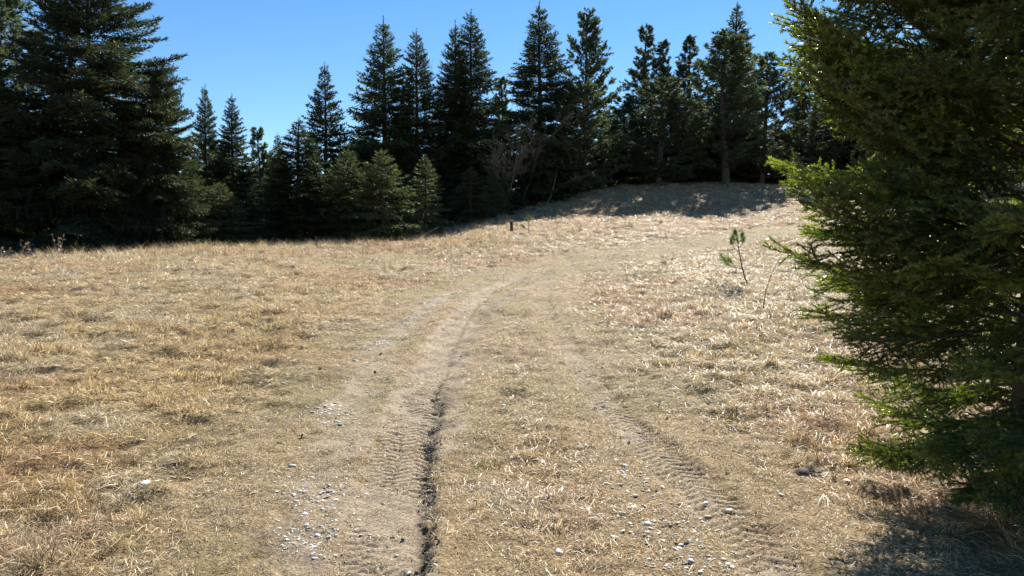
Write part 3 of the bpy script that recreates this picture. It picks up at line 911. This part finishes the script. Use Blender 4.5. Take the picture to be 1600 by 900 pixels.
# tilt in the clump's own frame (x then y, then spin)
rot = np.c_[np.arctan(sy), -np.arctan(sx), np.zeros(len(x))]
from mathutils import Euler
rr = np.zeros((len(x), 3))
ca, sa = np.cos(rz), np.sin(rz)
rr[:, 0] = np.arctan(-sx * -sa * -1 * -1 + sy * ca); rr[:, 1] = -np.arctan(sx * ca + sy * sa); rr[:, 2] = rz
gm, rm = tint_masks(x, y, mg)
straw = np.array([0.58, 0.455, 0.24]); pale = np.array([0.60, 0.52, 0.36]); redb = np.array([0.48, 0.32, 0.18]); olive = np.array([0.26, 0.245, 0.09])
soilg = np.array([0.46, 0.385, 0.25])
tint = np.tile(straw, (len(x), 1))
pm = np.clip(sstep(0.45, 0.7, fbm(x * 1.1, y * 1.1, 141)) * 0.8, 0, 1)[:, None]
pm = np.clip(pm + 0.5 * sstep(8, 22, d)[:, None] * (0.4 + mg['n1'][:, None]), 0, 1)
tint = tint * (1 - pm) + pale * pm
g = (gm * 0.5 * rng.uniform(0.3, 1.2, len(x)))[:, None].clip(0, 1); tint = tint * (1 - g) + olive * g
g = (rm * (0.6 - 0.2 * sstep(10, 20, d) * (y < 30)) * rng.uniform(0.2, 1.3, len(x)))[:, None].clip(0, 1); tint = tint * (1 - g) + redb * g
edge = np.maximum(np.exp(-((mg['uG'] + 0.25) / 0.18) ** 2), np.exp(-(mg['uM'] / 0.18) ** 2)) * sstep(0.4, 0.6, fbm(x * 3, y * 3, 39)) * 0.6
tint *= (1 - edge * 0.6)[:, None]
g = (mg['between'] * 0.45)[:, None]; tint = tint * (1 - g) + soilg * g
tint *= rng.uniform(0.75, 1.22, len(x))[:, None]
print('grass clumps', len(x))
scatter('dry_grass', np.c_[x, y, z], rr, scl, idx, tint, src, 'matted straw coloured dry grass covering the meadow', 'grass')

# ------------------------------------------------------------------ stones
def stone_mesh(seed, flat=0.3):
    r = np.random.default_rng(seed)
    V = [(0, 0, 1), (0, 0, -1)]
    for zc, k in ((0.5, 6), (-0.4, 6)):
        for i in range(k):
            a = i / k * 6.283 + r.uniform(-.3, .3) + (0.4 if zc < 0 else 0); q = r.uniform(0.55, 1.15)
            V.append((q * math.cos(a), q * math.sin(a) * 0.7, zc * r.uniform(0.6, 1.2)))
    V = np.array(V); V[:, 2] *= flat; V[:, 0] *= r.uniform(0.9, 1.4)
    T = [(0, 2 + i, 2 + (i + 1) % 6) for i in range(6)] + [(1, 8 + (i + 1) % 6, 8 + i) for i in range(6)]
    Q = [(2 + i, 8 + i, 8 + (i + 1) % 6, 2 + (i + 1) % 6) for i in range(6)]
    mb = MB(); mb.add(V, T=T, Q=Q, a=r.uniform(0.55, 1.0))
    return mb.build('stone', [M_STONE])
SM = [stone_mesh(500 + i) for i in range(7)]
STONES = [
 (443, 597, 0.055, 'small white stone on the meadow verge left of the gravelly wheel track'),
 (457, 727, 0.05, 'long tilted pale stone by the stony edge of the left wheel track'),
 (225, 772, 0.05, 'flat pale stone lying in the laid straw of the open meadow'),
 (208, 781, 0.03, 'thin pale stone chip beside the flat stone in the open meadow'),
 (693, 738, 0.035, 'white stone just right of the crumbled left rut wall'),
 (787, 640, 0.035, 'white stone between the ruts beyond the mossy tuft'),
 (900, 723, 0.035, 'round white stone between the ruts near the stony patch'),
 (770, 757, 0.035, 'white stone at the foot of the mossy tuft between the ruts'),
 (728, 690, 0.035, 'pale stone between the left rut and the mossy tuft'),
 (845, 757, 0.03, 'narrow pale stone in the turf strip between the ruts'),
 (960, 840, 0.04, 'angular white stone beside the stony patch in the right track'),
 (1012, 819, 0.045, 'flat white stone in the middle of the stony patch'),
 (977, 727, 0.04, 'white stone at the far tip of the stony patch'),
 (1325, 752, 0.045, 'white stone in the straw beneath the close spruce'),
 (1222, 774, 0.035, 'pale stone in the straw beside the dark soil clod'),
 (873, 862, 0.04, 'grey stone standing on edge in the turf between the ruts'),
 (555, 562, 0.05, 'white stone on the far gravelly bend of the left track'),
]
for i, (px, py, sz, lb) in enumerate(STONES):
    p = hit(px, py)
    o = obj('stone', SM[i % 7], loc=(p[0], p[1], gz1(p[0], p[1]) + sz * 0.1), label=lb, cat='stone', group='pale stones lying along the track')
    o.scale = (sz * 0.8,) * 3; o.rotation_euler = (random.uniform(-.3, .3), random.uniform(-.3, .3), random.uniform(0, 6.28))
# gravel
gx_ = rng.uniform(-3.5, 2.6, 90000); gy_ = 2.8 + 13 * rng.uniform(0, 1, 90000) ** 1.3
mgv = masks(gx_, gy_)
pr = mgv['gravel'] * 0.95 + 0.008 * mgv['between'] + mgv['bare'] * 0.008
k = rng.uniform(0, 1, len(gx_)) < pr
gx_, gy_ = gx_[k], gy_[k]; mgv = {a: b[k] for a, b in mgv.items()}
gzv = height(gx_, gy_, mgv)
sz = rng.lognormal(math.log(0.0062), 0.6, len(gx_)) * np.interp(gy_, [3, 9, 15], [0.9, 1.2, 1.6])
print('gravel', len(gx_))
scatter('gravel', np.c_[gx_, gy_, gzv + 0.002], np.c_[rng.normal(0, .25, len(gx_)), rng.normal(0, .25, len(gx_)), rng.uniform(0, 6.28, len(gx_))], np.clip(sz, 0.004, 0.026),
        rng.integers(0, 7, len(gx_)), np.ones((len(gx_), 3)), SM, 'pale limestone chips scattered in the wheel tracks', 'gravel')

# soil crumbs along the rut wall and dead leaves
def crumb_mesh(seed):
    r = np.random.default_rng(seed); m = stone_mesh(seed + 900, 0.7)
    m2 = m.copy(); m2.materials.clear(); m2.materials.append(M_CLOD); return m2
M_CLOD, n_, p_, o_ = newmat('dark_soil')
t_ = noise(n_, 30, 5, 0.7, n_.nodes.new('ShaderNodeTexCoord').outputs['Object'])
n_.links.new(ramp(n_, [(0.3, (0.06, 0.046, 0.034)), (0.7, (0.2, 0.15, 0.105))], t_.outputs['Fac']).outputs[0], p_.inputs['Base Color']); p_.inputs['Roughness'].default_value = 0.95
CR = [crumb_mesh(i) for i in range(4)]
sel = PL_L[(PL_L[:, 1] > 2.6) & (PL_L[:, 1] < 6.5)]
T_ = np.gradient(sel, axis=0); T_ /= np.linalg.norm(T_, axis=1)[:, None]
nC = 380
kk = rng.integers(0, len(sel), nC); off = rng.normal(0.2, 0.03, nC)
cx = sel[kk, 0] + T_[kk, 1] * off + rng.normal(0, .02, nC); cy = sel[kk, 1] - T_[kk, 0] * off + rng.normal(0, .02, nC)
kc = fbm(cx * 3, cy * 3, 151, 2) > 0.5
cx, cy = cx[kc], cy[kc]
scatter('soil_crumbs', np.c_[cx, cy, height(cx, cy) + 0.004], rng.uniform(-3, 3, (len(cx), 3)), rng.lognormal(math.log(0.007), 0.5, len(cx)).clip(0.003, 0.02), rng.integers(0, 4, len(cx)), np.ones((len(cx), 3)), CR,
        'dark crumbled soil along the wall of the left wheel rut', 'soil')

def leaf_mesh(seed):
    r = np.random.default_rng(seed); n = 7
    t = np.linspace(0, 1, n); w = np.sin(t * math.pi) ** 0.7 * 0.33
    zc = 0.18 * np.sin(t * 3 + r.uniform(0, 3))
    V = np.concatenate([np.stack([t, w, zc + 0.12 * w], -1), np.stack([t, 0 * t, zc - 0.05], -1), np.stack([t, -w, zc + 0.16 * w], -1)])
    i = np.arange(n - 1)
    Q = np.concatenate([np.stack([i, i + 1, i + n + 1, i + n], -1), np.stack([i + n, i + n + 1, i + 2 * n + 1, i + 2 * n], -1)])
    mb = MB(); mb.add(V, Q=Q, a=r.uniform(0, 1)); return mb.build('dead_leaf', [M_LEAF], True)
LM = [leaf_mesh(i) for i in range(5)]
lx, ly = sample_ring(2.6, 11, 1.8)
scatter('dead_leaves', np.c_[lx, ly, height(lx, ly) + 0.025], rng.normal(0, .5, (len(lx), 3)) + np.c_[np.zeros(len(lx)), np.zeros(len(lx)), rng.uniform(0, 6.28, len(lx))], rng.uniform(0.03, 0.06, len(lx)),
        rng.integers(0, 5, len(lx)), np.ones((len(lx), 3)), LM, 'brown dead leaves strewn thinly over the dry grass', 'leaves')

# ------------------------------------------------------------------ small plants
def tuft_stem(mb, P, r, n, ln, w=0.003, spread=0.8, sh=0.5):
    """pine needles along a shoot P0->P1"""
    A, B = P; D = (B - A) / np.linalg.norm(B - A)
    q = r.uniform(0.15, 1, n)[:, None]
    nd = D * r.uniform(0.5, 1.0, (n, 1)) + r.normal(0, spread * 0.6, (n, 3))
    sprigs(mb, A + (B - A) * q, nd, ln * r.uniform(0.7, 1.2, n), w, np.clip(sh + r.normal(0, .15, n), 0, 1), r)

def pine_seedling(px, py, H, label, seed, lean=-0.25):
    r = np.random.default_rng(seed)
    p = hit(px, py); p[2] = gz1(p[0], p[1]) - 0.03
    o = obj('pine_seedling', None, loc=p, label=label, cat='seedling'); o.empty_display_size = 0.2
    st = MB(); t = np.linspace(0, 1, 9)
    P = np.stack([lean * H * (t ** 0.8), 0.03 * np.sin(t * 5), H * t], -1)
    st.tube(P, np.linspace(0.019, 0.008, 9), 6)
    shoots = []
    for tt, az, ln, el in [(0.28, 3.1, 0.55, 0.35), (0.33, 3.6, 0.42, 0.2), (0.3, 2.6, 0.45, 0.15), (0.62, 3.3, 0.32, 0.7), (0.7, 0.2, 0.22, 0.8), (0.72, 2.4, 0.25, 0.8), (0.8, 0.0, 0.2, 0.9), (0.85, 3.4, 0.2, 1.0)]:
        b = np.array([np.interp(tt, t, P[:, i]) for i in range(3)])
        d_ = frame_dirs(np.array(az), np.array(el)); d2 = frame_dirs(np.array(az), np.array(el + 0.5))
        m_ = b + d_ * ln * H * 0.5; e_ = m_ + d2 * ln * H * 0.5
        st.tube(np.array([b, m_, e_]), [0.007, 0.005, 0.003], 4)
        shoots.append((m_, e_)); 
    shoots.append((P[-3], P[-1] + [0, 0, 0.03]))
    obj('stem', st.build('seedling_stem', [M_TWIG], True), o)
    for s_ in shoots:
        mb = MB(); tuft_stem(mb, s_, r, 150, 0.10 * H / 1.1 + 0.01, 0.007); obj('needle_tuft', mb.build('needle_tuft', [M_SEED]), o)
    return o
pine_seedling(1168, 446, 1.18, 'small pine seedling with a bare dark stem standing in dry grass by the track', 5)
q = pine_seedling(826, 366, 0.85, 'tiny bushy seedling on the sunlit foot of the grassy slope', 6, 0.02)

def twig(px, py, pts, r0, label, name='bare_twig', side=()):
    p = hit(px, py); p[2] = gz1(p[0], p[1]) - 0.02
    mb = MB(); P = np.array(pts, float); mb.tube(P, np.linspace(r0, r0 * 0.35, len(P)), 5)
    for S_ in side:
        mb.tube(np.array(S_, float), np.linspace(r0 * 0.5, r0 * 0.2, len(S_)), 4)
    return obj(name, mb.build(name, [M_TWIG], True), loc=p, label=label, cat='twig')
twig(1192, 490, [(0, 0, 0), (0.02, 0, 0.2), (0.05, 0, 0.42), (0.16, 0.02, 0.72), (0.32, 0.02, 1.02)], 0.010, 'thin bare twig bending up from the grass beside the pine seedling', side=[[(0.02, 0, 0.2), (0.1, -0.02, 0.05)], [(0.05, 0, .42), (0.09, 0, .47)], [(0.02, 0, .15), (-.1, 0, .28)]])
twig(1205, 492, [(0, 0, 0), (0.03, 0, 0.14), (0.02, 0, 0.3)], 0.006, 'short broken twig at the foot of the bending bare twig')

def stake():
    p = hit(799, 362); p[2] = gz1(p[0], p[1]) - 0.1
    mb = MB(); mb.tube(np.array([(0, 0, 0), (0.01, 0, 0.3), (0.0, 0, 0.62)]), [0.09, 0.075, 0.07], 7)
    mb.add(np.array([(0.07 * math.cos(a), 0.07 * math.sin(a), 0.62) for a in np.arange(7) / 7 * 6.283] + [(0, 0, 0.66)]), T=[(i, (i + 1) % 7, 7) for i in range(7)])
    obj('tree_stump', mb.build('tree_stump', [M_BARK]), loc=p, label='short dark stump beside the tiny bushy seedling on the slope', cat='stump')
stake()
def log():
    p = hit(648, 374); p[2] = gz1(p[0], p[1]) + 0.12
    mb = MB(); mb.tube(np.array([(-1.4, 0, -.25), (-.5, .1, 0.0), (.4, .1, .12), (1.2, 0, .5)]), [0.05, 0.06, 0.05, 0.03], 6)
    mb.tube(np.array([(.4, .1, .12), (.6, .3, .6)]), [0.02, 0.01], 4); mb.tube(np.array([(-.5, .1, 0), (-.3, -.2, .5)]), [0.02, 0.01], 4)
    obj('fallen_branch', mb.build('fallen_branch', [M_BARE], True), loc=p, label='pale fallen branch lying in the shade below the young spruces', cat='branch')
log()

def tussock(px, py, n, ln, label, w=0.007, el=(0.3, 0.9), az=(2.6, 4.4), seed=1, name='grass_tussock'):
    r = np.random.default_rng(seed); p = hit(px, py); p[2] = gz1(p[0], p[1]) - 0.01
    o = obj(name, None, loc=p, label=label, cat='grass tuft'); o.empty_display_size = 0.1
    for i in range(n):
        a = r.uniform(*az); e_ = r.uniform(*el); L = ln * r.uniform(0.6, 1.1)
        b = np.r_[r.normal(0, 0.025, 2), 0]
        m = 6; t = np.linspace(0, 1, m)
        st = frame_dirs(np.full(m, a), e_ - t * (e_ + 0.25) * 1.1) * L / (m - 1)
        P = np.vstack([[0, 0, 0], np.cumsum(st[:-1], 0)]) + b
        P[:, 2] = np.maximum(P[:, 2], 0.01)
        sv = np.array([-math.sin(a), math.cos(a), 0.2]) * w * 0.5
        wv = (1 - t ** 3)[:, None] * sv
        mb = MB(); k_ = np.arange(m - 1)
        mb.add(np.concatenate([P - wv, P + wv]), Q=np.stack([k_, k_ + 1, k_ + m + 1, k_ + m], -1), a=r.uniform(0.3, 1))
        obj('blade', mb.build('straw_blade', [M_STRAW]), o)
tussock(78, 600, 11, 0.26, 'pale bleached straw tuft folded over in the open meadow', seed=3)
tussock(208, 622, 5, 0.25, 'few pale bent straws beside the bleached tuft in the meadow', seed=4, az=(3.4, 4.0), el=(.2, .5))
tussock(40, 636, 6, 0.14, 'small stubbly straw tuft below the bleached folded tuft', seed=8, az=(0, 6.2), el=(.6, 1.2))
tussock(1290, 770, 12, 0.3, 'loose long straws spilling out from under the close spruce', seed=5, az=(2.4, 5.2), el=(.2, .7))
tussock(1268, 742, 9, 0.16, 'few bent straws lying across the dark clod of bare soil', seed=9, az=(0, 6.2), el=(.15, .6), w=0.004)
tussock(957, 462, 9, 0.22, 'small upright tuft on the right edge of the track beyond the bend', seed=6, az=(0, 6.2), el=(.7, 1.3))

def mossy(px, py):
    r = np.random.default_rng(77); p = hit(px, py); p[2] = gz1(p[0], p[1]) - 0.01
    mb = MB(); n = 260
    az = r.uniform(0, 6.28, n); ro = 0.09 * np.sqrt(r.uniform(0, 1, n))
    sprigs(mb, np.stack([ro * np.cos(az) * 1.3, ro * np.sin(az), 0 * ro], -1), np.stack([r.normal(0, .6, n), r.normal(0, .6, n), r.uniform(.3, 1, n)], -1), r.uniform(.03, .07, n), 0.006, r.uniform(0.2, 1, n), r)
    obj('moss_tuft', mb.build('moss_tuft', [M_MOSS]), loc=p, label='yellow green mossy tuft in the turf strip between the ruts', cat='moss')
M_MOSS = straw_mat('moss', (0.16, 0.15, 0.04), (0.34, 0.30, 0.09))
mossy(762, 725)

WL = []
for m_ in LM:
    m2 = m_.copy(); m2.materials.clear(); m2.materials.append(M_WEED); WL.append(m2)
def weed(px, py, H, seed, label):
    r = np.random.default_rng(seed); p = hit(px, py); p[2] = gz1(p[0], p[1]) - 0.02
    o = obj('dry_weed', None, loc=p, label=label, cat='weed'); o.empty_display_size = 0.2
    mb = MB()
    lv = []
    for i in range(4):
        a = r.uniform(0, 6.28); P = np.array([(0, 0, 0), (0.1 * math.cos(a), .1 * math.sin(a), H * .5), (.28 * math.cos(a) * H, .28 * math.sin(a) * H, H * r.uniform(.7, 1))])
        mb.tube(P, [0.012, 0.009, 0.005], 4); lv += [P[-1], P[1], (P[1] + P[2]) / 2, P[1] * 0.6]
    obj('stalk', mb.build('weed_stalk', [M_WEED]), o)
    for q in lv:
        l_ = obj('withered_leaf', WL[int(r.integers(0, 5))], o, loc=q); l_.scale = (H * r.uniform(0.12, .22),) * 3; l_.rotation_euler = (r.normal(0, .8), r.uniform(-.2, .8), r.uniform(0, 6.28))
weed(92, 404, 0.7, 1, 'dry curled weed standing at the meadow edge before the huge spruce')
weed(42, 405, 0.62, 2, 'withered broad-leaved weed in the shade under the broad dark spruce')
weed(8, 408, 0.55, 3, 'low withered weed farthest along the shaded meadow edge')

def clod():
    p = hit(1265, 738); p[2] = gz1(p[0], p[1])
    r = np.random.default_rng(4)
    mb = MB(); n = 12; m = 6
    V = []
    for j in range(m):
        f = j / (m - 1)
        for i in range(n):
            a = i / n * 6.283; q = (0.085 * math.cos(f * 1.5)) * r.uniform(0.75, 1.2)
            V.append((q * math.cos(a) * 1.2, q * math.sin(a), 0.05 * math.sin(f * 1.57) * r.uniform(.4, 1.3) - 0.004))
    Q = [(j * n + i, j * n + (i + 1) % n, (j + 1) * n + (i + 1) % n, (j + 1) * n + i) for j in range(m - 1) for i in range(n)]
    mb.add(np.array(V), Q=Q); o = obj('soil_clod', mb.build('soil_clod', [M_CLOD]), loc=p, label='dark clod of bare soil in the straw beside the close spruce', cat='soil')
clod()
print('objects', len(bpy.data.objects))
